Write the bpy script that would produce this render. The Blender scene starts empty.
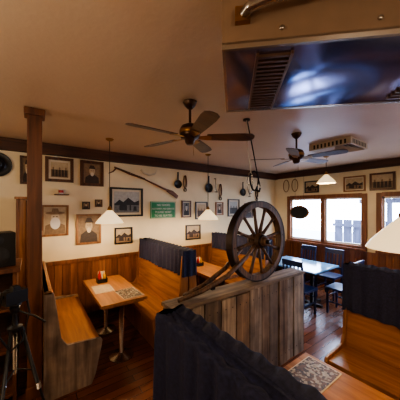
import bpy, math, random
from mathutils import Vector, Matrix
random.seed(7)
scene = bpy.context.scene
try:
    scene.view_settings.look = 'AgX - Medium High Contrast'
except Exception as ex:
    print('look', ex)

# ---------------------------------------------------------------- materials
def newmat(name):
    m = bpy.data.materials.new(name); m.use_nodes = True
    nt = m.node_tree
    return m, nt, nt.nodes['Principled BSDF']

def rgb(r, g, b):
    f = lambda c: ((c/255.0)/12.92 if c/255.0 <= 0.04045 else ((c/255.0+0.055)/1.055)**2.4)
    return (f(r), f(g), f(b), 1)

def plain(name, col, rough=0.6, metal=0.0, emis=None, es=0.0, var=0.15, nscale=12.0, bump=0.0, coat=0.0, bdist=0.01, detail=4):
    m, nt, p = newmat(name)
    tc = nt.nodes.new('ShaderNodeTexCoord')
    n = nt.nodes.new('ShaderNodeTexNoise'); n.inputs['Scale'].default_value = nscale; n.inputs['Detail'].default_value = detail
    nt.links.new(tc.outputs['Object'], n.inputs['Vector'])
    r = nt.nodes.new('ShaderNodeValToRGB')
    r.color_ramp.elements[0].position = 0.3; r.color_ramp.elements[1].position = 0.7
    r.color_ramp.elements[0].color = tuple(c*(1-var) for c in col[:3])+(1,)
    r.color_ramp.elements[1].color = tuple(min(1, c*(1+var)) for c in col[:3])+(1,)
    nt.links.new(n.outputs['Fac'], r.inputs['Fac']); nt.links.new(r.outputs['Color'], p.inputs['Base Color'])
    p.inputs['Roughness'].default_value = rough; p.inputs['Metallic'].default_value = metal
    p.inputs['Coat Weight'].default_value = coat
    if emis:
        p.inputs['Emission Color'].default_value = emis; p.inputs['Emission Strength'].default_value = es
    if bump:
        b = nt.nodes.new('ShaderNodeBump'); b.inputs['Strength'].default_value = bump; b.inputs['Distance'].default_value = bdist
        nt.links.new(n.outputs['Fac'], b.inputs['Height']); nt.links.new(b.outputs['Normal'], p.inputs['Normal'])
    return m

def wood(name, c1, c2, axis='Z', rough=0.45, grain=1.0, bump=0.15, coat=0.0, blotch=0.0):
    m, nt, p = newmat(name)
    tc = nt.nodes.new('ShaderNodeTexCoord'); mp = nt.nodes.new('ShaderNodeMapping')
    s = [22*grain]*3; s['XYZ'.index(axis)] = 1.6*grain
    mp.inputs['Scale'].default_value = s
    mp.inputs['Location'].default_value = (random.random()*9, random.random()*9, random.random()*9)
    nt.links.new(tc.outputs['Object'], mp.inputs['Vector'])
    n = nt.nodes.new('ShaderNodeTexNoise'); n.inputs['Scale'].default_value = 1.0; n.inputs['Detail'].default_value = 6; n.inputs['Distortion'].default_value = 0.6
    nt.links.new(mp.outputs['Vector'], n.inputs['Vector'])
    r = nt.nodes.new('ShaderNodeValToRGB')
    r.color_ramp.elements[0].position = 0.32; r.color_ramp.elements[1].position = 0.68
    r.color_ramp.elements[0].color = c1; r.color_ramp.elements[1].color = c2
    nt.links.new(n.outputs['Fac'], r.inputs['Fac'])
    out = r.outputs['Color']
    if blotch:
        n2 = nt.nodes.new('ShaderNodeTexNoise'); n2.inputs['Scale'].default_value = 5; n2.inputs['Detail'].default_value = 5
        nt.links.new(tc.outputs['Object'], n2.inputs['Vector'])
        r2 = nt.nodes.new('ShaderNodeValToRGB'); r2.color_ramp.elements[0].position = .35; r2.color_ramp.elements[1].position = .65
        r2.color_ramp.elements[0].color = (1-blotch, 1-blotch, 1-blotch*.95, 1); r2.color_ramp.elements[1].color = (1, 1, 1, 1)
        nt.links.new(n2.outputs['Fac'], r2.inputs['Fac'])
        mx = nt.nodes.new('ShaderNodeMix'); mx.data_type = 'RGBA'; mx.blend_type = 'MULTIPLY'; mx.inputs['Factor'].default_value = 1
        nt.links.new(out, mx.inputs['A']); nt.links.new(r2.outputs['Color'], mx.inputs['B']); out = mx.outputs['Result']
    nt.links.new(out, p.inputs['Base Color'])
    b = nt.nodes.new('ShaderNodeBump'); b.inputs['Strength'].default_value = bump; b.inputs['Distance'].default_value = 0.004
    nt.links.new(n.outputs['Fac'], b.inputs['Height']); nt.links.new(b.outputs['Normal'], p.inputs['Normal'])
    p.inputs['Roughness'].default_value = rough; p.inputs['Coat Weight'].default_value = coat
    return m

def floor_mat():
    m, nt, p = newmat('floor_planks')
    tc = nt.nodes.new('ShaderNodeTexCoord')
    br = nt.nodes.new('ShaderNodeTexBrick')
    br.inputs['Scale'].default_value = 1.0; br.inputs['Brick Width'].default_value = 1.1; br.inputs['Row Height'].default_value = 0.1
    br.inputs['Mortar Size'].default_value = 0.003; br.inputs['Color1'].default_value = rgb(128, 76, 50)
    br.inputs['Color2'].default_value = rgb(92, 52, 34); br.inputs['Mortar'].default_value = rgb(25, 12, 8)
    nt.links.new(tc.outputs['Object'], br.inputs['Vector'])
    mp = nt.nodes.new('ShaderNodeMapping'); mp.inputs['Scale'].default_value = (2, 30, 1)
    nt.links.new(tc.outputs['Object'], mp.inputs['Vector'])
    n = nt.nodes.new('ShaderNodeTexNoise'); n.inputs['Scale'].default_value = 1; n.inputs['Detail'].default_value = 6
    nt.links.new(mp.outputs['Vector'], n.inputs['Vector'])
    mx = nt.nodes.new('ShaderNodeMix'); mx.data_type = 'RGBA'; mx.blend_type = 'MULTIPLY'; mx.inputs['Factor'].default_value = 0.6
    r = nt.nodes.new('ShaderNodeValToRGB'); r.color_ramp.elements[0].color = (.45, .45, .45, 1); r.color_ramp.elements[1].color = (1.3, 1.3, 1.3, 1)
    nt.links.new(n.outputs['Fac'], r.inputs['Fac'])
    nt.links.new(br.outputs['Color'], mx.inputs['A']); nt.links.new(r.outputs['Color'], mx.inputs['B'])
    nt.links.new(mx.outputs['Result'], p.inputs['Base Color'])
    p.inputs['Roughness'].default_value = 0.25
    return m

def ceil_mat():
    m, nt, p = newmat('ceiling_plaster')
    tc = nt.nodes.new('ShaderNodeTexCoord')
    n = nt.nodes.new('ShaderNodeTexNoise'); n.inputs['Scale'].default_value = 26; n.inputs['Detail'].default_value = 4
    n2 = nt.nodes.new('ShaderNodeTexNoise'); n2.inputs['Scale'].default_value = 1.3
    nt.links.new(tc.outputs['Object'], n.inputs['Vector']); nt.links.new(tc.outputs['Object'], n2.inputs['Vector'])
    r = nt.nodes.new('ShaderNodeValToRGB')
    r.color_ramp.elements[0].color = rgb(192, 166, 140); r.color_ramp.elements[1].color = rgb(208, 184, 158)
    nt.links.new(n2.outputs['Fac'], r.inputs['Fac']); nt.links.new(r.outputs['Color'], p.inputs['Base Color'])
    b = nt.nodes.new('ShaderNodeBump'); b.inputs['Strength'].default_value = 0.3; b.inputs['Distance'].default_value = 0.007
    nt.links.new(n.outputs['Fac'], b.inputs['Height']); nt.links.new(b.outputs['Normal'], p.inputs['Normal'])
    p.inputs['Roughness'].default_value = 0.42
    return m

def mosaic_mat():
    m, nt, p = newmat('mosaic_paper')
    tc = nt.nodes.new('ShaderNodeTexCoord')
    v = nt.nodes.new('ShaderNodeTexVoronoi'); v.inputs['Scale'].default_value = 60
    nt.links.new(tc.outputs['Object'], v.inputs['Vector'])
    r = nt.nodes.new('ShaderNodeValToRGB'); r.color_ramp.interpolation = 'CONSTANT'
    e = r.color_ramp.elements
    e[0].color = rgb(50, 42, 38); e[1].position = 0.35; e[1].color = rgb(150, 140, 122)
    x = e.new(0.55); x.color = rgb(90, 66, 50)
    x = e.new(0.8); x.color = rgb(170, 162, 145)
    nt.links.new(v.outputs['Color'], r.inputs['Fac']); nt.links.new(r.outputs['Color'], p.inputs['Base Color'])
    return m

M_ceil = ceil_mat(); M_floor = floor_mat(); M_mosaic = mosaic_mat()
M_wall = plain('cream_plaster', rgb(226, 210, 176), 0.8, var=0.06, nscale=3)
M_pine = wood('pine_wood', rgb(132, 84, 48), rgb(174, 120, 72), 'Y', 0.3)
M_pinez = wood('pine_wood_vertical', rgb(124, 78, 44), rgb(164, 112, 68), 'Z', 0.32)
M_wain = [wood('wainscot_wood_%d' % i, rgb(*a), rgb(*b_), 'Z', 0.4) for i, (a, b_) in enumerate([((100, 60, 36), (140, 90, 55)), ((84, 50, 30), (124, 78, 48)), ((112, 72, 44), (152, 102, 66))])]
M_rust = [wood('rustic_plank_%d' % i, rgb(*a), rgb(*b_), 'Z', 0.8, g, 0.9, blotch=.45) for i, (a, b_, g) in enumerate([((104, 84, 68), (168, 146, 124), .8), ((84, 68, 56), (142, 120, 100), .6), ((118, 98, 80), (186, 164, 140), .7), ((96, 70, 50), (152, 122, 94), .75)])]
M_rustx = wood('rustic_beam', rgb(84, 66, 54), rgb(160, 136, 112), 'X', 0.75, .8, 0.6, blotch=.4)
M_dark = wood('dark_beam_x', rgb(44, 25, 16), rgb(86, 52, 33), 'X', 0.6, 0.7, 0.4)
M_darky = wood('dark_beam_y', rgb(44, 25, 16), rgb(86, 52, 33), 'Y', 0.6, 0.7, 0.4)
M_post = wood('post_wood', rgb(78, 44, 26), rgb(126, 78, 48), 'Z', 0.5, 0.8, 0.3)
M_trimw = wood('window_wood', rgb(100, 60, 36), rgb(140, 90, 58), 'Z', 0.5, 0.8, 0.3)
M_wheel = wood('wheel_wood', rgb(50, 34, 24), rgb(112, 82, 60), 'Z', 0.6, 1.5, 0.4)
M_iron = plain('iron', rgb(56, 48, 45), 0.5, 0.8)
M_steel = plain('steel', rgb(190, 186, 182), 0.25, 1.0, var=.05)
M_brass = plain('brass', rgb(150, 110, 60), 0.35, 0.9)
M_bronze = plain('fan_bronze', rgb(78, 58, 44), 0.35, 0.7)
M_blade = wood('fan_blade', rgb(66, 42, 30), rgb(100, 70, 48), 'X', 0.4)
M_curt = plain('navy_curtain', rgb(30, 33, 60), 0.9, var=0.35, nscale=60, bump=0.3)
M_black = plain('black_plastic', rgb(18, 18, 20), 0.4)
M_blackcloth = plain('black_cloth', rgb(24, 22, 24), 0.9, nscale=30)
M_chair = plain('chair_navy', rgb(26, 44, 86), 0.35)
M_white = plain('white_paint', rgb(225, 222, 215), 0.5, var=.04)
M_vent = plain('vent_white', rgb(185, 170, 150), 0.5, var=.05)
M_green = plain('sign_green', rgb(8, 125, 72), 0.5, var=.05)
M_tabletop = plain('blue_white_laminate', rgb(120, 175, 215), 0.12, var=.05)
M_shade = plain('shade_glass', rgb(240, 218, 176), 0.4, emis=(1, .74, .42, 1), es=1.15, var=.03)
M_bulb = plain('bulb_glow', (1, .9, .7, 1), 0.4, emis=(1, .84, .6, 1), es=14, var=.01)
M_red = plain('ketchup_red', rgb(180, 30, 22), 0.3)
M_mustard = plain('mustard_yellow', rgb(215, 160, 30), 0.3)
M_paper = plain('paper', rgb(205, 192, 168), 0.8, var=.08, nscale=25)
M_sepL = plain('sepia_light', rgb(180, 160, 130), 0.6, nscale=20)
M_sepM = plain('sepia_mid', rgb(128, 104, 78), 0.6, var=.25, nscale=25)
M_sepD = plain('sepia_dark', rgb(54, 40, 32), 0.6, var=.3, nscale=25)
M_gryL = plain('grey_light', rgb(170, 170, 166), 0.6, nscale=20)
M_gryM = plain('grey_mid', rgb(105, 105, 104), 0.6, var=.3, nscale=25)
M_gryD = plain('grey_dark', rgb(42, 42, 44), 0.6, var=.3, nscale=25)
M_frB = wood('frame_brown', rgb(58, 32, 18), rgb(98, 58, 34), 'Z', 0.4)
M_frK = plain('frame_black', rgb(20, 16, 14), 0.35)
M_frO = wood('frame_oak', rgb(110, 70, 38), rgb(150, 102, 58), 'Z', 0.4)
M_grass = plain('outside_gravel', rgb(150, 145, 150), 0.9, nscale=8)
M_fence = wood('fence_wood', rgb(34, 36, 52), rgb(58, 58, 76), 'Z', 0.8)
M_unit = plain('unit_enamel', rgb(128, 104, 84), 0.45, var=.08)
M_unitb = plain('unit_polished', rgb(150, 158, 205), 0.16, 1.0, var=.06, nscale=2.6, bump=1.0, bdist=.055, detail=0)
M_grille = plain('unit_grille', rgb(120, 92, 76), 0.35, 0.6)

# ---------------------------------------------------------------- builder
class B:
    def __init__(s, M=None):
        s.v = []; s.f = []; s.mi = []; s.sm = []; s.mats = []; s.M = M or Matrix.Identity(4)
    def mid(s, m):
        if m not in s.mats: s.mats.append(m)
        return s.mats.index(m)
    def add(s, vs, fs, m, smooth=False):
        o = len(s.v); s.v += [s.M @ Vector(v) for v in vs]
        k = s.mid(m)
        for f in fs:
            s.f.append([o+i for i in f]); s.mi.append(k); s.sm.append(smooth)
    def box(s, x0, x1, y0, y1, z0, z1, m):
        vs = [(x, y, z) for x in (x0, x1) for y in (y0, y1) for z in (z0, z1)]
        s.add(vs, [(0, 1, 3, 2), (4, 6, 7, 5), (0, 4, 5, 1), (2, 3, 7, 6), (0, 2, 6, 4), (1, 5, 7, 3)], m)
    def prism(s, pts, vec, m, smooth=False):
        n = len(pts); vec = Vector(vec); P = [Vector(p) for p in pts]
        vs = P+[p+vec for p in P]
        fs = [list(range(n)), list(range(2*n-1, n-1, -1))]+[(i, (i+1) % n, n+(i+1) % n, n+i) for i in range(n)]
        s.add(vs, fs, m, smooth)
    def beam(s, p1, p2, w, h, m, up=(0, 0, 1)):
        p1 = Vector(p1); p2 = Vector(p2); d = (p2-p1).normalized(); a = d.cross(Vector(up)).normalized(); c = a.cross(d)
        q = [p1+a*(sx*w/2)+c*(sz*h/2) for sx, sz in ((-1, -1), (1, -1), (1, 1), (-1, 1))]
        s.prism(q, p2-p1, m)
    def lathe(s, c, prof, m, axis=(0, 0, 1), seg=28, smooth=True):
        c = Vector(c); ax = Vector(axis).normalized()
        t = Vector((1, 0, 0)) if abs(ax.x) < .9 else Vector((0, 1, 0))
        u = ax.cross(t).normalized(); w = ax.cross(u)
        vs = []; fs = []
        for r, h in prof:
            for i in range(seg):
                a = 2*math.pi*i/seg
                vs.append(c+ax*h+(u*math.cos(a)+w*math.sin(a))*max(r, 1e-4))
        for j in range(len(prof)-1):
            for i in range(seg):
                k = (i+1) % seg
                fs.append((j*seg+i, j*seg+k, (j+1)*seg+k, (j+1)*seg+i))
        s.add(vs, fs, m, smooth)
    def cyl(s, p1, p2, r1, m, r2=None, seg=12):
        p1 = Vector(p1); p2 = Vector(p2); r2 = r1 if r2 is None else r2
        L = (p2-p1).length
        s.lathe(p1, [(0, 0), (r1, 0), (r1, 0.0001), (r2, L-0.0001), (r2, L), (0, L)], m, axis=(p2-p1), seg=seg)
    def tube(s, pts, r, m, seg=8, closed=False):
        P = [Vector(p) for p in pts]; n = len(P); vs = []; fs = []
        for i in range(n):
            if closed: d = P[(i+1) % n]-P[i-1]
            else: d = P[min(i+1, n-1)]-P[max(i-1, 0)]
            d.normalize(); t = Vector((0, 0, 1)) if abs(d.z) < .95 else Vector((1, 0, 0))
            u = d.cross(t).normalized(); w = d.cross(u)
            rr = r[i] if isinstance(r, (list, tuple)) else r
            for k in range(seg):
                a = 2*math.pi*k/seg; vs.append(P[i]+(u*math.cos(a)+w*math.sin(a))*rr)
        for i in range(n if closed else n-1):
            j = (i+1) % n
            for k in range(seg):
                l = (k+1) % seg; fs.append((i*seg+k, i*seg+l, j*seg+l, j*seg+k))
        if not closed: fs += [list(range(seg))[::-1], [(n-1)*seg+k for k in range(seg)]]
        s.add(vs, fs, m, True)
    def obj(s, name, bevel=0.0, parent=None):
        xs = [v.x for v in s.v]; ys = [v.y for v in s.v]; zs = [v.z for v in s.v]
        o = Vector(((min(xs)+max(xs))/2, (min(ys)+max(ys))/2, min(zs)))
        me = bpy.data.meshes.new(name)
        me.from_pydata([v-o for v in s.v], [], s.f)
        for m in s.mats: me.materials.append(m)
        me.polygons.foreach_set('material_index', s.mi); me.polygons.foreach_set('use_smooth', s.sm)
        import bmesh
        bm = bmesh.new(); bm.from_mesh(me); bmesh.ops.recalc_face_normals(bm, faces=bm.faces); bm.to_mesh(me); bm.free()
        ob = bpy.data.objects.new(name, me); scene.collection.objects.link(ob)
        ob.location = o
        if bevel:
            md = ob.modifiers.new('bevel', 'BEVEL'); md.width = bevel; md.segments = 2; md.limit_method = 'ANGLE'; md.angle_limit = math.radians(50)
        if parent:
            ob.parent = parent; ob.location = o-parent.location
        return ob

def T(x, y, z, rz=0): return Matrix.Translation((x, y, z)) @ Matrix.Rotation(math.radians(rz), 4, 'Z')

# ---------------------------------------------------------------- room
XL, XR, YN, YP, H = -3.0, 5.95, -3.0, 4.35, 2.88
b = B(); b.box(XL-.15, XR+.15, YN-.15, YP+.15, -.1, 0, M_floor); b.obj('floor')
b = B(); b.box(XL-.15, XR+.15, YN-.15, YP+.15, H, H+.1, M_ceil); b.obj('ceiling')
b = B(); b.box(XL-.15, XR+.15, YP, YP+.15, 0, H, M_wall); b.obj('wall_back')
b = B(); b.box(XL-.15, XR+.15, YN-.15, YN, 0, H, M_wall); b.obj('wall_front')
b = B(); b.box(XL-.15, XL, YN, YP, 0, H, M_wall); b.obj('wall_left')
WZ0, WZ1 = 1.0, 2.14
wins = [(-1.3, .0), (.25, 1.72), (2.05, 3.84)]
b = B()
b.box(XR, XR+.15, YN, YP, 0, WZ0, M_wall); b.box(XR, XR+.15, YN, YP, WZ1, H, M_wall)
ys = [YN]+[c for w in wins for c in w]+[YP]
for i in range(0, len(ys), 2): b.box(XR, XR+.15, ys[i], ys[i+1], WZ0, WZ1, M_wall)
b.obj('wall_right')

def wainscot(name, pts, axis):
    b = B(); t = .022
    a, e = pts; n = int((e-a)/.11)
    for i in range(n):
        u0 = a+i*(e-a)/n; u1 = a+(i+1)*(e-a)/n-.005; m = random.choice(M_wain)
        if axis == 'x': b.box(u0, u1, YP-t, YP-.001, .1, .98, m)
        else: b.box(XR-t, XR-.001, u0, u1, .1, .92, m)
    if axis == 'x':
        b.box(a, e, YP-.008, YP-.0005, .05, 1.0, M_dark)
        b.box(a, e, YP-.045, YP-.001, .98, 1.04, M_post)
    else:
        b.box(XR-.008, XR-.0005, a, e, .05, .92, M_dark)
    b.obj(name, .003)
wainscot('trim_wainscot_back', (XL, XR-.03), 'x')
wainscot('trim_wainscot_right', (YN, YP-.05), 'y')
b = B(); b.box(XL, XR, YP-.035, YP-.001, 0, .1, M_dark); b.obj('baseboard_back', .004)
b = B(); b.box(XR-.035, XR-.001, YN, YP-.04, 0, .1, M_darky); b.obj('baseboard_right', .004)
b = B(); b.box(XL, XR, YP-.1, YP-.001, 2.71, H-.001, M_dark); b.obj('trim_beam_back', .006)
b = B(); b.box(XR-.08, XR-.001, YN, YP-.101, 2.72, H-.001, M_darky); b.obj('trim_beam_right', .006)

for k, (a, e) in enumerate(wins):
    b = B(); x0, x1 = XR-.03, XR+.09
    b.box(x0, x1, a-.08, a+.02, WZ0-.06, WZ1+.06, M_trimw); b.box(x0, x1, e-.02, e+.08, WZ0-.06, WZ1+.06, M_trimw)
    b.box(x0, x1, a+.02, e-.02, WZ1-.02, WZ1+.07, M_trimw); b.box(x0-.05, x1, a-.08, e+.08, WZ0-.07, WZ0-.02, M_trimw)
    b.box(x0, x1, a+.02, e-.02, WZ0-.02, WZ0+.03, M_trimw)
    mid = (a+e)/2-.02
    b.box(x0+.01, x1-.01, mid-.045, mid+.045, WZ0, WZ1, M_trimw)
    for (p, q) in ((a+.02, mid-.045), (mid+.045, e-.02)):
        b.box(XR+.03, XR+.06, p, p+.035, WZ0+.03, WZ1-.02, M_white); b.box(XR+.03, XR+.06, q-.035, q, WZ0+.03, WZ1-.02, M_white)
        b.box(XR+.03, XR+.06, p, q, WZ0+.03, WZ0+.07, M_white); b.box(XR+.03, XR+.06, p, q, WZ1-.06, WZ1-.02, M_white)
    b.obj('window_%d' % (k+1), .003)

# outside
b = B(); b.box(XR+.2, XR+14, -12, 16, -.2, -.1, M_grass); b.obj('outside_ground')
b = B()
for i in range(22):
    y = -2.5+i*.3; b.box(XR+3.2, XR+3.23, y, y+.27, -.1, 1.45, M_fence)
b.box(XR+3.1, XR+3.2, -2.5, 4.1, .4, .5, M_fence); b.box(XR+3.1, XR+3.2, -2.5, 4.1, 1.2, 1.3, M_fence)
b.obj('yard_fence')
b = B()
for y in (-1.5, .6, 2.3): b.box(XR+1.6, XR+1.72, y, y+.12, -.1, 2.1, M_fence)
b.box(XR+1.6, XR+1.72, -1.9, 2.7, 2.0, 2.12, M_fence)
for i in range(10):
    y = -1.8+i*.46; b.prism([(XR+1.1, y, 2.12), (XR+3.0, y, 2.12), (XR+3.0, y, 2.24), (XR+1.0, y, 2.24)], (0, .05, 0), M_fence)
for y in (-1.5, 2.3): b.box(XR+2.9, XR+3.0, y, y+.12, -.1, 2.12, M_fence)
b.obj('patio_pergola')

# ---------------------------------------------------------------- post by booth
b = B(); b.box(-.03, .095, 2.84, 2.965, 0, H-.05, M_post); b.box(-.055, .12, 2.815, 2.99, H-.07, H-.001, M_post)
b.box(-.04, .105, 2.83, 2.975, 0, .12, M_post)
b.obj('wooden_post', .008)

# ---------------------------------------------------------------- benches & curtains
def bench(name, xb, d, y0, y1, ztop=1.28, end='both', endm=None):
    """xb: x of back's rear plane, d=+1 faces +X"""
    b = B(); X = lambda o: xb+d*o
    def bx(o0, o1, a, e, z0, z1, m):
        x0, x1 = sorted((X(o0), X(o1))); b.box(x0, x1, a, e, z0, z1, m)
    bx(.03, .44, y0+.03, y1-.03, 0, .40, M_pinez)
    bx(.08, .52, y0+.02, y1-.01, .40, .455, M_pine)
    b.prism([(X(.0), y0+.02, .40), (X(.13), y0+.02, .42), (X(.05), y0+.02, ztop), (X(.0), y0+.02, ztop)], (0, y1-y0-.03, 0), M_pine)
    bx(-.0, .075, y0+.0, y1-.0, ztop-.03, ztop, M_pine)
    pr = [(0, 0), (.43, 0), (.47, .10), (.53, .38), (.54, .44), (.52, .475), (.2, .50), (.15, .58), (.09, ztop-.03), (.07, ztop), (0, ztop)]
    ys_ = [y0] if end == 'near' else [y0, y1-.03]
    for yy in ys_:
        b.prism([(X(o), yy, z) for o, z in pr], (0, .03, 0), endm or M_pinez)
    return b.obj(name, .006)

def curtain(name, xc, half, y0, y1, ztop, zbot, amp=.016, freq=52, seed=0, parent=None):
    rnd = random.Random(seed)
    per = []
    hx = half+.035; ya, yb = y0-.035, y1+(.0)
    step = .012
    def line(p, q, n):
        L = (Vector(q)-Vector(p)).length; k = max(2, int(L/step))
        for i in range(k):
            t = i/k; per.append((p[0]+(q[0]-p[0])*t, p[1]+(q[1]-p[1])*t, n))
    line((xc-hx, yb), (xc-hx, ya), (-1, 0)); line((xc-hx, ya), (xc+hx, ya), (0, -1)); line((xc+hx, ya), (xc+hx, yb), (1, 0)); line((xc+hx, yb), (xc-hx, yb), (0, 0))
    N = len(per); vs = []; fs = []
    ph = [rnd.random()*6 for _ in range(4)]
    lev = [(ztop+.02, -.035, 0), (ztop+.045, -.005, .2), (ztop+.02, .0, .45), (ztop-.05, -.004, .6), (ztop-.09, .0, .8)]
    nl = 8
    for i in range(nl): lev.append((ztop-.09-(ztop-.09-zbot)*(i+1)/nl, .004*i/nl, .85+.5*i/nl))
    for z, off, a in lev:
        for i, (x, y, n) in enumerate(per):
            s_ = i*step
            w = math.sin(s_*freq+ph[0]+1.3*math.sin(s_*5+ph[1]))*amp*a*(.7+.3*math.sin(s_*11+ph[2]))
            nn = n
            zz = z+(.006*math.sin(s_*60+ph[3]) if z > ztop else 0)+(.008*math.sin(s_*7+ph[1]) if z == zbot else 0)
            if off < -.03: vs.append((xc+(x-xc)*.3, min(max(y, y0+.01), y1), zz-.002))
            else: vs.append((x+nn[0]*(w+off), y+nn[1]*(w+off), zz))
    for j in range(len(lev)-1):
        for i in range(N):
            k = (i+1) % N; fs.append((j*N+i, j*N+k, (j+1)*N+k, (j+1)*N+i))
    fs.append(list(range(N)))
    b = B(); b.add(vs, fs, M_curt, True)
    return b.obj(name, parent=parent)

YW = 4.29
bench('booth_bench', .10, 1, 2.70, YW, 1.07, endm=M_rust[0])
b2 = bench('booth_bench', 1.77, -1, 2.72, YW, 1.25)
bench('booth_bench', 1.79, 1, 2.72, YW, 1.25)
curtain('curtain', 1.78, .07, 2.72, YW-.01, 1.255, .95, seed=1, parent=b2)
b3 = bench('booth_bench', 3.55, -1, 2.72, YW, 1.25)
curtain('curtain', 3.525, .05, 2.72, YW-.01, 1.255, .95, seed=2, parent=b3)
b4 = bench('booth_bench', .63, 1, -1.2, 1.22, 1.25)
curtain('curtain', .67, .055, -1.2, 1.22, 1.255, .66, amp=.02, freq=46, seed=3, parent=b4)
b5 = bench('booth_bench', 2.79, -1, -1.2, 1.1, 1.25)
curtain('curtain', 2.75, .055, -1.2, 1.1, 1.255, .82, amp=.018, seed=4, parent=b5)

def booth_table(x0, x1, y0, y1, legx, legy, name='booth_table'):
    b = B()
    b.box(x0, x1, y0, y1, .715, .75, M_pine)
    b.box(x0+.03, x1-.03, y0+.04, y1-.04, .685, .715, M_pinez)
    b.cyl((legx, legy, .03), (legx, legy, .69), .03, M_steel)
    b.lathe((legx, legy, 0), [(0, 0), (.15, 0), (.15, .012), (.06, .03), (.03, .05), (0, .05)], M_steel)
    if y1-y0 > .9:
        b.cyl((legx, y1-.25, .03), (legx, y1-.25, .69), .03, M_steel)
        b.lathe((legx, y1-.25, 0), [(0, 0), (.15, 0), (.15, .012), (.06, .03), (.03, .05), (0, .05)], M_steel)
    return b.obj(name, .008)
booth_table(.66, 1.22, 2.84, 4.02, .94, 3.0)
booth_table(2.38, 2.96, 2.84, 4.02, 2.67, 3.0)
booth_table(1.30, 1.76, -.6, 1.0, 1.53, .6)

def mat_obj(x, y, w, l, m, rz=0):
    b = B(T(x, y, .7505, rz)); b.box(-w/2, w/2, -l/2, l/2, 0, .003, M_paper); b.box(-w/2+.008, w/2-.008, -l/2+.008, l/2-.008, .003, .0045, m)
    b.obj('placemat')
mat_obj(1.06, 3.08, .26, .36, M_mosaic, 3); mat_obj(.82, 3.45, .24, .34, M_sepL, -2)
mat_obj(1.54, .84, .38, .24, M_mosaic, 0)

def caddy(x, y):
    b = B(T(x, y, .751))
    b.box(-.07, .07, -.05, .05, 0, .012, M_black)
    for sx in (-.07, .064): b.box(sx, sx+.006, -.05, .05, .012, .07, M_black)
    for sy in (-.05, .044): b.box(-.064, .064, sy, sy+.006, .012, .06, M_black)
    bot = [(0, 0), (.026, 0), (.028, .08), (.02, .12), (.012, .14), (.012, .165), (0, .17)]
    b.lathe((-.035, -.012, .012), bot, M_red, seg=16); b.lathe((.032, -.012, .012), [(r*.85, h*.85) for r, h in bot], M_mustard, seg=16)
    b.lathe((0, .028, .012), [(0, 0), (.016, 0), (.018, .06), (.012, .075), (0, .08)], M_white, seg=12)
    b.box(-.05, .05, .034, .04, .012, .16, M_paper)
    b.obj('condiment_caddy')
caddy(.88, 3.76); caddy(2.67, 3.7)

# ---------------------------------------------------------------- plank partition with wagon wheel
b = B(); x = .98; i = 0; lastm = None
while x < 2.9:
    w = random.choice((.14, .17, .20)); x1 = min(x+w, 2.92)
    if 2.92-x1 < .08: x1 = 2.92
    m = random.choice([q for q in M_rust if q is not lastm]); lastm = m; dy = random.random()*.012; zt = .985+random.random()*.03
    b.box(x, x1-.013, 1.70-dy, 1.722, 0, zt, m)
    for zz in (.12, .9):
        for q in (.25, .7):
            nx = x+(x1-x)*q; b.cyl((nx, 1.70-dy-.003, zz), (nx, 1.70-dy+.004, zz), .006, M_iron, seg=8)
    b.box(x, x1-.013, 1.862, 1.885+dy, 0, 1.0, random.choice(M_rust)); x = x1
for k in range(2):
    b.box(.958, .98, 1.70+k*.095, 1.788+k*.095, 0, 1.0, M_rust[k]); b.box(2.92, 2.942, 1.70+k*.095, 1.788+k*.095, 0, 1.0, M_rust[k])
b.box(.98, 2.92, 1.722, 1.862, 0, 1.0, M_dark)
b.box(.95, 1.95, 1.685, 1.9, 1.016, 1.05, M_rustx); b.box(1.955, 2.95, 1.685, 1.9, 1.016, 1.05, M_rustx)
b.obj('rustic_plank_partition', .004)

def wheel(cx, cy, cz, R, w=.07):
    b = B()
    ax = (0, 1, 0)
    c = (cx, cy-w/2, cz)
    b.lathe(c, [(R-.07, 0), (R-.012, 0), (R-.012, w), (R-.07, w), (R-.07, 0)], M_wheel, axis=ax, seg=56, smooth=False)
    b.lathe(c, [(R-.012, -.004), (R, -.004), (R, w+.004), (R-.012, w+.004), (R-.012, -.004)], M_iron, axis=ax, seg=56, smooth=False)
    b.lathe((cx, cy-.13, cz), [(0, 0), (.045, 0), (.05, .02), (.06, .06), (.085, .09), (.09, .13), (.085, .17), (.06, .2), (.05, .25), (0, .26)], M_wheel, axis=ax)
    for h in (.045, .19): b.lathe((cx, cy-.13, cz), [(.055, h), (.072, h), (.072, h+.022), (.055, h+.022)], M_iron, axis=ax)
    b.cyl((cx, cy-.16, cz), (cx, cy-.12, cz), .025, M_iron)
    n = 12
    for i in range(n):
        a = 2*math.pi*(i+.35)/n; d = Vector((math.cos(a), 0, math.sin(a))); C = Vector((cx, cy, cz))
        p = [C+d*t for t in (.07, .16, R*.6, R-.06)]
        b.tube(p, [.024, .02, .016, .021], M_wheel, seg=10)
    for i in range(6):
        a = 2*math.pi*(i+.1)/6; d = Vector((math.cos(a), 0, math.sin(a)))
        p = Vector((cx, cy-w/2-.003, cz))+d*(R-.04); b.cyl(p, p+Vector((0, .01, 0)), .008, M_iron, seg=8)
    return b.obj('wagon_wheel')
wh = wheel(2.13, 1.79, 1.512, .458, .085)
b = B()
b.tube([(1.05, 1.77, 1.075), (1.3, 1.76, 1.11), (1.6, 1.73, 1.21), (1.85, 1.70, 1.38)], [.02, .024, .026, .02], M_wheel)
b.tube([(1.15, 1.84, 1.075), (1.4, 1.86, 1.12), (1.7, 1.875, 1.24), (1.95, 1.88, 1.42)], [.02, .024, .024, .018], M_wheel)
b.beam((1.42, 1.73, 1.12), (1.42, 1.89, 1.12), .04, .03, M_iron)
b.obj('shaft', parent=wh)
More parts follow.
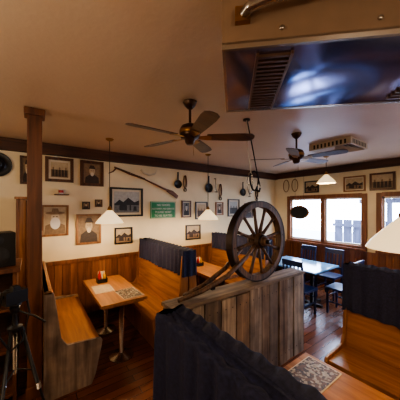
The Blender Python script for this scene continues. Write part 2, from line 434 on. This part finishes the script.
# hanging tack
b = B()
b.cyl((1.95, 1.8, H-.015), (1.95, 1.8, H-.001), .04, M_iron)
b.tube([(1.95, 1.8, H-.01), (1.97, 1.8, 2.55), (2.0, 1.8, 2.4), (2.03, 1.8, 2.25)], .005, M_paper)
b.tube([(1.96, 1.8, H-.01), (2.03, 1.79, 2.6), (2.1, 1.79, 2.35), (2.17, 1.79, 2.14)], .006, M_blackcloth)
lp = [(2.08+.07*math.sin(t)*(1+.2*math.cos(t)), 1.8, 2.2+.11*math.cos(t)) for t in [i*math.pi/10 for i in range(20)]]
b.tube(lp, .010, M_blackcloth, closed=True)
lp = [(2.02+.045*math.sin(t), 1.81, 2.17+.12*math.cos(t)) for t in [i*math.pi/10 for i in range(20)]]
b.tube(lp, .006, M_steel, closed=True)
b.tube([(2.1, 1.8, 2.1), (2.14, 1.78, 2.08), (2.18, 1.8, 2.12)], .012, M_iron)
b.obj('hanging_horse_bridle')

# ---------------------------------------------------------------- pendant lamps
def pendant(x, y, zr, R, power, name='pendant_lamp'):
    b = B(); hgt = R*.98
    prof = [(R, 0), (R*.98, .006), (R*.87, hgt*.22), (R*.66, hgt*.46), (R*.42, hgt*.7), (R*.22, hgt*.93), (R*.14, hgt)]
    prof2 = [(r-.005, h-.003) for r, h in prof[::-1]]
    b.lathe((x, y, zr), prof+prof2+[(R, 0)], M_shade, seg=40)
    b.lathe((x, y, zr+hgt-.01), [(R*.17, 0), (R*.17, .02), (.02, .05), (.008, .07), (0, .07)], M_brass)
    b.cyl((x, y, zr+hgt+.04), (x, y, H-.02), .005, M_iron, seg=8)
    b.lathe((x, y, H-.03), [(0, 0), (.03, 0), (.055, .02), (.055, .029)], M_brass)
    b.lathe((x, y, zr+.05), [(0, 0), (.02, .008), (.03, .03), (.025, .055), (.012, .08), (.012, .11)], M_bulb, seg=16)
    b.obj(name)
    l = bpy.data.lights.new('pendant_bulb', 'POINT'); l.energy = power; l.color = (1, .74, .46); l.shadow_soft_size = .04
    o = bpy.data.objects.new('pendant_bulb_light', l); o.location = (x, y, zr+.0); scene.collection.objects.link(o)
pendant(.92, 3.48, 1.67, .19, 42)
pendant(2.67, 3.42, 1.67, .19, 40)
pendant(4.6, 2.2, 2.36, .17, 18)
pendant(1.70, .38, 1.665, .185, 12)

# ---------------------------------------------------------------- ceiling fans
def fan(x, y, rot, n=5, drop=.15):
    b = B(T(x, y, 0, rot)); zt = H
    b.lathe((0, 0, zt-.07), [(0, 0), (.02, 0), (.05, .03), (.065, .06), (.065, .069)], M_bronze)
    b.cyl((0, 0, zt-.07-drop+.02), (0, 0, zt-.05), .012, M_bronze)
    z0 = zt-.07-drop-.13
    b.lathe((0, 0, z0), [(0, -.05), (.03, -.05), (.045, -.03), (.05, 0), (.085, .01), (.095, .04), (.095, .09), (.08, .12), (.04, .14), (.015, .15), (0, .15)], M_bronze)
    b.lathe((0, 0, z0+.05), [(.096, 0), (.1, .005), (.1, .03), (.096, .035)], M_brass)
    for i in range(n):
        a = 360.0/n*i
        s = B(T(x, y, z0+.01, rot+a) @ Matrix.Rotation(math.radians(-12), 4, 'X'))
        s.prism([(.07, -.02, 0), (.17, -.04, 0), (.2, -.03, 0), (.2, .03, 0), (.17, .04, 0), (.07, .02, 0)], (0, 0, .006), M_brass)
        s.prism([(.16, -.05, .007), (.3, -.058, .007), (.5, -.066, .007), (.57, -.06, .007), (.595, -.03, .007), (.6, 0, .007), (.595, .03, .007), (.57, .06, .007), (.5, .066, .007), (.3, .058, .007), (.16, .05, .007)], (0, 0, .007), M_blade)
        o = len(b.v); b.v += s.v
        for f, k, sm in zip(s.f, s.mi, s.sm):
            b.f.append([o+j for j in f]); b.mi.append(b.mid(s.mats[k])); b.sm.append(sm)
    b.tube([(.03, 0, z0-.04), (.035, 0, z0-.15)], .002, M_brass, seg=6)
    b.obj('ceiling_fan')
fan(1.2, 1.81, -36)
fan(2.87, 1.76, -10)

# ceiling diffuser
b = B(T(3.88, 1.68, 0))
for k, (s, z) in enumerate(((.27, .0), (.215, .03), (.155, .06), (.095, .09))):
    t = .033
    b.prism([(-s, -s, H-.09+z*.4), (s, -s, H-.09+z*.4), (s-t, -s+t, H-.06+z*.4), (-s+t, -s+t, H-.06+z*.4)], (0, 0, .006), M_vent)
    b.prism([(-s, s, H-.09+z*.4), (s, s, H-.09+z*.4), (s-t, s-t, H-.06+z*.4), (-s+t, s-t, H-.06+z*.4)], (0, 0, .006), M_vent)
    b.prism([(-s, -s, H-.09+z*.4), (-s, s, H-.09+z*.4), (-s+t, s-t, H-.06+z*.4), (-s+t, -s+t, H-.06+z*.4)], (0, 0, .006), M_vent)
    b.prism([(s, -s, H-.09+z*.4), (s, s, H-.09+z*.4), (s-t, s-t, H-.06+z*.4), (s-t, -s+t, H-.06+z*.4)], (0, 0, .006), M_vent)
for s0, s1, s2, s3 in ((-.3, .3, -.3, -.28), (-.3, .3, .28, .3), (-.3, -.28, -.28, .28), (.28, .3, -.28, .28)): b.box(s0, s1, s2, s3, H-.095, H-.001, M_vent)
for i in range(9):
    b.box(-.24+i*.055, -.215+i*.055, -.302, -.3, H-.08, H-.02, M_black); b.box(-.302, -.3, -.24+i*.055, -.215+i*.055, H-.08, H-.02, M_black)
b.box(-.28, .28, -.28, .28, H-.01, H-.001, M_black)
b.obj('ceiling_air_vent')

# big hanging air unit
b = B(T(.538, .61, 0, -44)); zb = 2.45; W, D = 1.35, .54
b.box(0, W, 0, D, zb+.012, H-.001, M_unit)
b.box(.012, W-.012, .012, D-.012, zb, zb+.012, M_unitb)
b.box(0, W, 0, .012, zb-.004, zb+.02, M_steel); b.box(0, W, D-.012, D, zb-.004, zb+.02, M_steel)
b.box(0, .012, .012, D-.012, zb-.004, zb+.02, M_steel); b.box(W-.012, W, .012, D-.012, zb-.004, zb+.02, M_steel)
for i in range(16):
    y = .05+i*.028; b.box(.13, .24, y, y+.013, zb-.01, zb, M_grille)
b.box(.12, .13, .04, .5, zb-.012, zb, M_grille); b.box(.24, .25, .04, .5, zb-.012, zb, M_grille)
for i in range(14):
    y = .05+i*.032; b.box(.8, .98, y, y+.012, zb-.01, zb, M_grille)
for xx in (.2, .5, .8, 1.1): b.cyl((xx, -.006, zb+.05), (xx, .002, zb+.05), .008, M_steel, seg=8)
pts = []; rr = []
key = [(.07, -.005, zb+.10), (.09, -.04, zb+.10), (.16, -.05, zb+.115), (.3, -.05, zb+.13), (.5, -.045, zb+.16), (.7, -.04, zb+.21), (.9, -.03, zb+.3)]
for i in range(len(key)-1):
    for t in range(16):
        u = t/16; pts.append(Vector(key[i]).lerp(Vector(key[i+1]), u)); rr.append(.015+.0025*(len(rr) % 2))
b.tube(pts, rr, M_steel, seg=12)
b.box(.045, .095, -.02, 0, zb+.075, zb+.125, M_brass)
b.obj('hanging_air_unit')

# ---------------------------------------------------------------- pictures
def wallframe(wall, u0, u1, z0, z1, kind='portrait', fm=None, tone='s', fw=.03, matw=.0, name='framed_picture'):
    b = B()
    if wall == 'P': b.M = Matrix(((1, 0, 0, 0), (0, 0, -1, YP-.002), (0, 1, 0, 0), (0, 0, 0, 1)))
    else:
        b.M = Matrix(((0, 0, -1, XR-.002), (-1, 0, 0, 0), (0, 1, 0, 0), (0, 0, 0, 1))); u0, u1 = -u0, -u1
    fm = fm or M_frB
    L, Md, Dk = (M_sepL, M_sepM, M_sepD) if tone == 's' else (M_gryL, M_gryM, M_gryD)
    bx = lambda a, c, d, e, n0, n1, m: b.box(a, c, d, e, n0, n1, m)
    bx(u0, u1, z0, z0+fw, 0, .028, fm); bx(u0, u1, z1-fw, z1, 0, .028, fm)
    bx(u0, u0+fw, z0+fw, z1-fw, 0, .028, fm); bx(u1-fw, u1, z0+fw, z1-fw, 0, .028, fm)
    bx(u0+fw, u1-fw, z0+fw, z1-fw, 0, .010, M_paper if matw else L)
    a, c, d, e = u0+fw+matw, u1-fw-matw, z0+fw+matw, z1-fw-matw
    if matw: bx(a, c, d, e, .010, .012, L)
    w, h = c-a, e-d; n = .0125
    def poly(pts, m, k): b.prism([(a+p*w, d+q*h, n+k*.0012) for p, q in pts], (0, 0, .001), m)
    def ell(cx, cy, rx, ry, m, k): poly([(cx+rx*math.cos(t*math.pi/10), cy+ry*math.sin(t*math.pi/10)) for t in range(20)], m, k)
    if kind == 'portrait':
        poly([(0, 0), (1, 0), (1, 1), (0, 1)], Md, 0)
        poly([(.08, 0), (.92, 0), (.88, .3), (.62, .45), (.38, .45), (.12, .3)], Dk, 1)
        ell(.5, .62, .17, .2, L, 2); poly([(.3, .74), (.7, .74), (.66, .82), (.6, .92), (.4, .92), (.34, .82)], Dk, 3)
        ell(.5, .46, .1, .1, M_paper, 4)
        poly([(.42, .64), (.47, .64), (.47, .66), (.42, .66)], Dk, 5); poly([(.53, .64), (.58, .64), (.58, .66), (.53, .66)], Dk, 5)
    elif kind == 'beard':
        poly([(0, 0), (1, 0), (1, 1), (0, 1)], L, 0)
        poly([(.02, 0), (.98, 0), (.92, .32), (.65, .42), (.35, .42), (.08, .32)], Md, 1)
        ell(.5, .6, .19, .2, M_paper, 2); ell(.5, .40, .22, .22, M_white, 3)
        ell(.5, .78, .42, .06, Md, 4); poly([(.32, .78), (.68, .78), (.62, .95), (.38, .95)], Md, 5)
        poly([(.4, .63), (.46, .63), (.46, .66), (.4, .66)], Dk, 6); poly([(.54, .63), (.6, .63), (.6, .66), (.54, .66)], Dk, 6)
    elif kind == 'land':
        poly([(0, 0), (1, 0), (1, .38), (.7, .45), (.4, .36), (0, .46)], Md, 0)
        poly([(0, .4), (.2, .62), (.35, .5), (.55, .72), (.8, .5), (1, .6), (1, .36), (0, .36)], Dk, 1)
        poly([(.2, .12), (.5, .1), (.5, .34), (.35, .44), (.2, .34)], Dk, 2)
        poly([(.6, .1), (.66, .1), (.66, .4), (.6, .4)], Dk, 2); poly([(.75, .08), (.9, .08), (.88, .3), (.78, .3)], Dk, 2)
    else:
        poly([(0, 0), (1, 0), (1, .5), (0, .5)], Md, 0)
        for i in range(5):
            cx = .14+i*.18; poly([(cx-.08, .05), (cx+.08, .05), (cx+.06, .5), (cx-.06, .5)], Dk, 1); ell(cx, .58, .05, .09, L if i % 2 else Md, 2)
    return b.obj(name, .003)

wallframe('P', -.13, .03, 2.24, 2.66, 'portrait', M_frB)
wallframe('P', .18, .57, 2.30, 2.69, 'group', M_frB, 's', .045, .03)
wallframe('P', .67, 1.04, 2.26, 2.69, 'portrait', M_frB, 's', .05)
wallframe('P', .13, .50, 1.44, 1.93, 'beard', M_frO, 's', .03)
wallframe('P', .61, 1.0, 1.27, 1.78, 'portrait', M_frO, 's', .03)
wallframe('P', .70, .82, 1.86, 1.99, 'portrait', M_frK, 's', .015)
wallframe('P', .90, 1.02, 1.9, 2.03, 'portrait', M_frB, 's', .015)
wallframe('P', 1.15, 1.77, 1.72, 2.26, 'land', M_frK, 'g', .035, .04)
wallframe('P', 1.23, 1.56, 1.22, 1.52, 'land', M_frK, 's', .025, .0)
wallframe('P', 2.66, 2.90, 1.67, 2.04, 'portrait', M_frB, 'g', .025, .02)
wallframe('P', 2.76, 3.16, 1.17, 1.50, 'land', M_frK, 's', .025)
wallframe('P', 3.02, 3.36, 1.62, 2.02, 'group', M_frK, 's', .025, .03)
wallframe('P', 3.62, 3.86, 1.7, 2.02, 'portrait', M_frO, 's', .025, .02)
wallframe('P', 4.02, 4.42, 1.66, 2.1, 'group', M_frK, 'g', .025, .04)
wallframe('P', 4.62, 4.95, 1.6, 2.0, 'portrait', M_frB, 's', .03)
wallframe('W', 2.44, 2.00, 2.25, 2.60, 'land', M_frO, 's', .03, .02)
wallframe('W', 1.92, 1.48, 2.25, 2.62, 'group', M_frB, 's', .04)
wallframe('W', 3.4, 3.02, 2.27, 2.58, 'land', M_frK, 's', .03)
wallframe('W', 1.38, 1.0, 2.27, 2.6, 'portrait', M_frK, 's', .03)

# green sign with text
b = B(); b.box(1.93, 2.5, YP-.022, YP-.002, 1.67, 2.01, M_green)
for (a, c, d, e) in ((1.94, 2.49, 1.995, 2.0), (1.94, 2.49, 1.68, 1.685), (1.94, 1.945, 1.68, 2.0), (2.485, 2.49, 1.68, 2.0)): b.box(a, c, YP-.024, YP-.021, d, e, M_white)
sign = b.obj('green_wall_sign')
for i, t in enumerate(("NO SHOES", "NO SHIRT, NO SERVICE", "PLEASE WAIT", "TO BE SEATED")):
    cu = bpy.data.curves.new('sign_text', 'FONT'); cu.body = t; cu.size = .062 if len(t) < 15 else .048; cu.align_x = 'CENTER'; cu.extrude = .001
    cu.materials.append(M_white)
    o = bpy.data.objects.new('lettering_%d' % i, cu); scene.collection.objects.link(o)
    o.parent = sign; o.location = Vector((2.215, YP-.024, 1.92-i*.072))-sign.location; o.rotation_euler = (math.pi/2, 0, 0)

# wall decorations
b = B(); y = YP-.04
b.tube([(1.22, y, 2.62), (1.5, y, 2.52), (1.8, y, 2.44), (2.1, y, 2.32), (2.38, y, 2.22)], [.016, .014, .014, .018, .024], M_post)
b.tube([(1.25, y, 2.6), (1.2, y, 2.54), (1.12, y, 2.5)], [.014, .012, .006], M_post)
b.beam((1.26, y-.02, 2.61), (1.8, y-.02, 2.45), .01, .012, M_iron)
b.prism([(2.3, y-.012, 2.27), (2.42, y-.012, 2.24), (2.55, y-.012, 2.14), (2.52, y-.012, 2.08), (2.4, y-.012, 2.16), (2.28, y-.012, 2.22)], (0, .03, 0), M_post)
b.obj('antique_rifle')
b = B()
b.tube([(1.72, y, 2.62), (1.78, y, 2.56), (1.9, y, 2.53), (2.02, y, 2.57), (2.06, y, 2.66)], [.02, .022, .02, .014, .005], M_paper)
b.obj('mounted_antlers')
def tack(x, z, s=1.0, m=None):
    b = B(); m = m or M_blackcloth; y = YP-.025
    b.cyl((x, YP-.002, z), (x, YP-.05, z), .012, M_iron, seg=8)
    b.tube([(x-.02, y, z), (x-.05*s, y, z-.15*s), (x-.04*s, y, z-.28*s), (x, y, z-.36*s), (x+.05*s, y, z-.28*s), (x+.05*s, y, z-.14*s), (x+.02, y, z)], .011, m)
    b.lathe((x, YP-.035, z-.38*s), [(.03*s, 0), (.05*s, 0), (.05*s, .015), (.03*s, .015), (.03*s, 0)], M_iron, axis=(0, 1, 0))
    b.tube([(x, y-.01, z), (x+.015, y-.01, z-.2*s), (x-.01, y-.01, z-.33*s)], .008, M_post)
    b.obj('hanging_horse_tack')
tack(2.74, 2.58, .8, M_post); tack(3.76, 2.45, .9, M_post); tack(5.1, 2.45, .9)
def skillet(x, z, r=.1):
    b = B(); b.cyl((x, YP-.002, z), (x, YP-.045, z), .008, M_iron, seg=8)
    b.prism([(x-.012, YP-.03, z+.01), (x+.012, YP-.03, z+.01), (x+.016, YP-.03, z-.17), (x-.016, YP-.03, z-.17)], (0, .012, 0), M_black)
    b.lathe((x, YP-.003, z-.16-r), [(0, -.0), (r*.85, 0), (r, -.035), (r-.006, -.036), (r*.82, -.006), (0, -.006)], M_black, axis=(0, 1, 0)); b.obj('cast_iron_skillet')
def ladle(x, z):
    b = B(); b.cyl((x, YP-.002, z), (x, YP-.07, z), .008, M_iron, seg=8)
    b.tube([(x, YP-.06, z), (x, YP-.06, z-.15), (x+.01, YP-.06, z-.27)], .008, M_steel)
    b.lathe((x+.01, YP-.06, z-.31), [(0, -.025), (.03, -.02), (.045, 0), (.042, 0), (.028, -.016), (0, -.02)], M_steel, axis=(0, 0, 1))
    b.tube([(x+.01, YP-.06, z-.26), (x+.03, YP-.06, z-.29), (x+.05, YP-.06, z-.31)], .006, M_steel); b.obj('soup_ladle')
skillet(2.56, 2.64, .09); skillet(3.4, 2.62, .11); ladle(3.58, 2.58); skillet(4.55, 2.55, .10); ladle(4.75, 2.5)
b = B()
for k, yy in enumerate((3.95, 3.68)):
    pts = [(XR-.03, yy+.09*math.sin(t), 2.5+.17*math.cos(t)) for t in [i*math.pi/12 for i in range(24)]]
    b.tube(pts, .010, M_frO, closed=True)
    for i in range(-3, 4): b.tube([(XR-.03, yy-.075, 2.5+i*.04), (XR-.03, yy+.075, 2.5+i*.04+.02)], .004, M_paper, seg=6)
    b.cyl((XR-.002, yy, 2.67), (XR-.04, yy, 2.67), .008, M_iron, seg=8)
b.obj('wall_snowshoes')
def hat(c, axis, s=1.0):
    b = B(); b.lathe(c, [(.17*s, .012), (.175*s, .02), (.16*s, .008), (.09*s, .002), (.085*s, .05), (.075*s, .10), (.05*s, .115), (0, .105)], M_black, axis=axis)
    b.lathe(c, [(.0, 0), (.09*s, 0), (.16*s, .004), (.17*s, .012)], M_black, axis=axis)
    b.lathe(c, [(.088*s, .01), (.091*s, .01), (.088*s, .03)], M_post, axis=axis); b.obj('cowboy_hat')
hat((-.39, YP-.01, 2.50), (0, -1, .0))
b = B(); b.box(.3, .5, YP-.1, YP-.002, 2.09, 2.105, M_frB); b.obj('wall_shelf', .003)
b = B(); b.lathe((.39, YP-.05, 2.106), [(0, 0), (.032, 0), (.035, .08), (.031, .08), (.029, .006), (0, .006)], M_white)
b.lathe((.39, YP-.05, 2.106), [(.0355, .02), (.0362, .025), (.0362, .055), (.0355, .06)], M_red)
b.tube([(.425, YP-.05, 2.17), (.45, YP-.05, 2.165), (.455, YP-.05, 2.145), (.425, YP-.05, 2.125)], .005, M_white); b.obj('coffee_mug')

# oval sign hanging by the window
b = B(); cx, cy, cz = 5.7, 3.42, 1.76
def ring(rx, rz, x): return [(x, cy+rx*math.cos(t*math.pi/16), cz+rz*math.sin(t*math.pi/16)) for t in range(32)]
b.prism(ring(.27, .18, cx), (.02, 0, 0), M_frO); b.prism(ring(.235, .15, cx-.004), (.005, 0, 0), M_black)
b.tube([(cx+.01, cy-.12, cz+.14), (cx+.01, cy-.12, H-.002)], .003, M_iron, seg=6); b.tube([(cx+.01, cy+.12, cz+.14), (cx+.01, cy+.12, H-.002)], .003, M_iron, seg=6)
b.obj('oval_hanging_sign')

# ---------------------------------------------------------------- window table + chairs
b = B(); b.box(4.0, 4.9, 2.1, 3.25, .72, .75, M_tabletop); b.box(4.0, 4.9, 2.1, 3.25, .705, .72, M_frK)
for yy in (2.4, 2.95):
    b.cyl((4.45, yy, .04), (4.45, yy, .705), .035, M_iron); b.box(4.15, 4.75, yy-.03, yy+.03, 0, .04, M_iron); b.box(4.42, 4.48, yy-.2, yy+.2, 0, .04, M_iron)
b.obj('dining_table', .006)
def chair(x, y, rz):
    b = B(T(x, y, 0, rz))
    b.box(-.2, .22, -.21, .21, .43, .47, M_chair)
    for sy in (-.19, .16):
        b.prism([(.17, sy, 0), (.2, sy, 0), (.205, sy, .43), (.165, sy, .43)], (0, .03, 0), M_chair)
        b.prism([(-.24, sy, 0), (-.21, sy, 0), (-.165, sy, .45), (-.2, sy, .47)], (0, .03, 0), M_chair)
        b.prism([(-.2, sy, .45), (-.165, sy, .45), (-.235, sy, .98), (-.27, sy, .98)], (0, .03, 0), M_chair)
        b.box(-.2, .18, sy+.005, sy+.025, .2, .225, M_chair)
    for z0, z1 in ((.88, .98), (.56, .61)):
        o = lambda z: -.2-(z-.45)*.132
        b.prism([(o(z0)+.005, -.16, z0), (o(z0)+.028, -.16, z0), (o(z1)+.028, -.16, z1), (o(z1)+.005, -.16, z1)], (0, .32, 0), M_chair)
    for k in range(4):
        yy = -.12+k*.07
        b.prism([(-.212, yy, .6), (-.197, yy, .6), (-.235, yy, .89), (-.25, yy, .89)], (0, .03, 0), M_chair)
    b.box(.165, .185, -.16, .16, .3, .32, M_chair)
    b.obj('dining_chair', .004)
chair(3.9, 2.32, 0); chair(3.9, 2.92, 4); chair(5.14, 2.4, 180); chair(5.14, 3.0, 176); chair(4.5, 1.86, 90)

# ---------------------------------------------------------------- left side: divider, host stand, speaker, tripod
b = B()
for k in range(5): b.box(-.15, -.12, 3.7+k*.12, 3.7+k*.12+.115, 0, 2.0, random.choice(M_wain))
b.box(-.12, -.05, 3.71, 4.29, 0, 2.0, M_pinez); b.box(-.165, -.035, 3.68, 4.3, 2.0, 2.03, M_pine)
b.box(-.05, -.035, 3.7, 3.76, .1, 1.98, M_post)
b.obj('wooden_room_divider', .004)
b = B()
for xx in (-.8, -.14): b.box(xx, xx+.03, 2.85, 3.3, 0, 1.28, M_wain[1])
for zz in (.08, .5, .9): b.box(-.77, -.14, 2.87, 3.29, zz, zz+.025, M_wain[0])
b.box(-.77, -.14, 3.27, 3.3, 0, 1.28, M_dark); b.box(-.83, -.08, 2.8, 3.34, 1.28, 1.32, M_post)
b.obj('host_stand', .004)
b = B(T(-.27, 3.02, 1.321, 12)); b.box(-.14, .13, -.12, .12, 0, .33, M_black); b.lathe((0, -.121, .11), [(0, .01), (.05, .005), (.085, 0), (.095, -.008), (.1, 0)], M_gryD, axis=(0, -1, 0)); b.lathe((0, -.121, .26), [(0, .01), (.02, .005), (.04, 0)], M_gryD, axis=(0, -1, 0))
b.obj('loudspeaker', .008)
b = B()
for i in range(3): b.box(-.6, -.25, 2.92, 3.2, .9255+i*.03, .95+i*.03, (M_paper, M_sepM, M_white)[i])
b.obj('menu_stack', .002)
# camera on tripod
b = B(T(-.1, 2.32, 0, 30))
for a in (90, 210, 330):
    c, s = math.cos(math.radians(a)), math.sin(math.radians(a))
    b.cyl((c*.26, s*.26, .02), (c*.15, s*.15, .45), .009, M_black, seg=10); b.cyl((c*.155, s*.155, .42), (c*.04, s*.04, .95), .014, M_black, seg=10)
    b.cyl((c*.155, s*.155, .42), (c*.148, s*.148, .47), .018, M_steel, seg=10)
    b.lathe((c*.262, s*.262, 0), [(0, 0), (.014, 0), (.012, .03), (0, .035)], M_black, seg=10)
    b.tube([(c*.12, s*.12, .58), (0, 0, .64)], .006, M_black)
b.lathe((0, 0, .93), [(0, 0), (.04, 0), (.05, .015), (.05, .04), (.02, .05), (.016, .14), (.03, .15), (.035, .19), (.02, .2), (.045, .205), (.045, .22), (0, .22)], M_black)
b.cyl((0, 0, .6), (0, 0, .95), .013, M_steel)
b.tube([(0, 0, 1.1), (.08, -.1, 1.04), (.13, -.17, .98)], .008, M_black)
b.box(-.075, .075, -.035, .035, 1.151, 1.25, M_black); b.prism([(-.03, -.03, 1.25), (.03, -.03, 1.25), (.02, -.03, 1.285), (-.02, -.03, 1.285)], (0, .055, 0), M_black)
b.lathe((0, .035, 1.2), [(.036, 0), (.036, .04), (.04, .045), (.04, .08), (.034, .085), (.03, .06), (0, .06)], M_black, axis=(0, 1, 0))
b.tube([(-.075, 0, 1.23), (-.13, -.03, 1.12), (-.12, -.04, .95), (-.06, -.06, .82), (.02, -.06, .86), (.09, -.03, 1.05), (.075, 0, 1.23)], .008, M_blackcloth)
b.obj('camera_on_tripod', .003)

# ---------------------------------------------------------------- lighting
w = bpy.data.worlds.new('World'); scene.world = w; w.use_nodes = True
bg = w.node_tree.nodes['Background']; bg.inputs['Color'].default_value = (.56, .71, 1, 1); bg.inputs['Strength'].default_value = 28.0
for a, e in wins:
    l = bpy.data.lights.new('window_portal', 'AREA'); l.shape = 'RECTANGLE'; l.size = WZ1-WZ0; l.size_y = e-a; l.energy = 1; l.cycles.is_portal = True
    o = bpy.data.objects.new('window_portal', l); o.location = (XR+.14, (a+e)/2, (WZ0+WZ1)/2); o.rotation_euler = (0, math.radians(90), 0); scene.collection.objects.link(o)

def fill_can(x, y, e, col=(1, .80, .58)):  # added fill light outside the view; the ceiling fixture is made up to carry it
    b = B(); b.lathe((x, y, H-.02), [(.09, .019), (.1, 0), (.075, 0), (.07, .018)], M_white); b.lathe((x, y, H-.006), [(0, 0), (.07, 0), (.07, .003)], M_bulb)
    b.obj('added_fill_fixture')
    l = bpy.data.lights.new('fill_light', 'POINT'); l.energy = e; l.color = col; l.shadow_soft_size = .12
    o = bpy.data.objects.new('fill_light_point', l); o.location = (x, y, H-.6); scene.collection.objects.link(o)
fill_can(-.9, .9, 40); fill_can(.2, -1.4, 32); fill_can(3.6, -.6, 22); fill_can(-1.4, 3.0, 22)

# ---------------------------------------------------------------- camera
cam = bpy.data.cameras.new('camera'); co = bpy.data.objects.new('camera', cam); scene.collection.objects.link(co)
cam.sensor_width = 36; cam.lens = 233/400*36; cam.clip_start = .02
cam.shift_y = 7/400
co.location = (0, 0, 1.9); co.rotation_euler = (math.radians(90), 0, math.radians(-36))
scene.camera = co
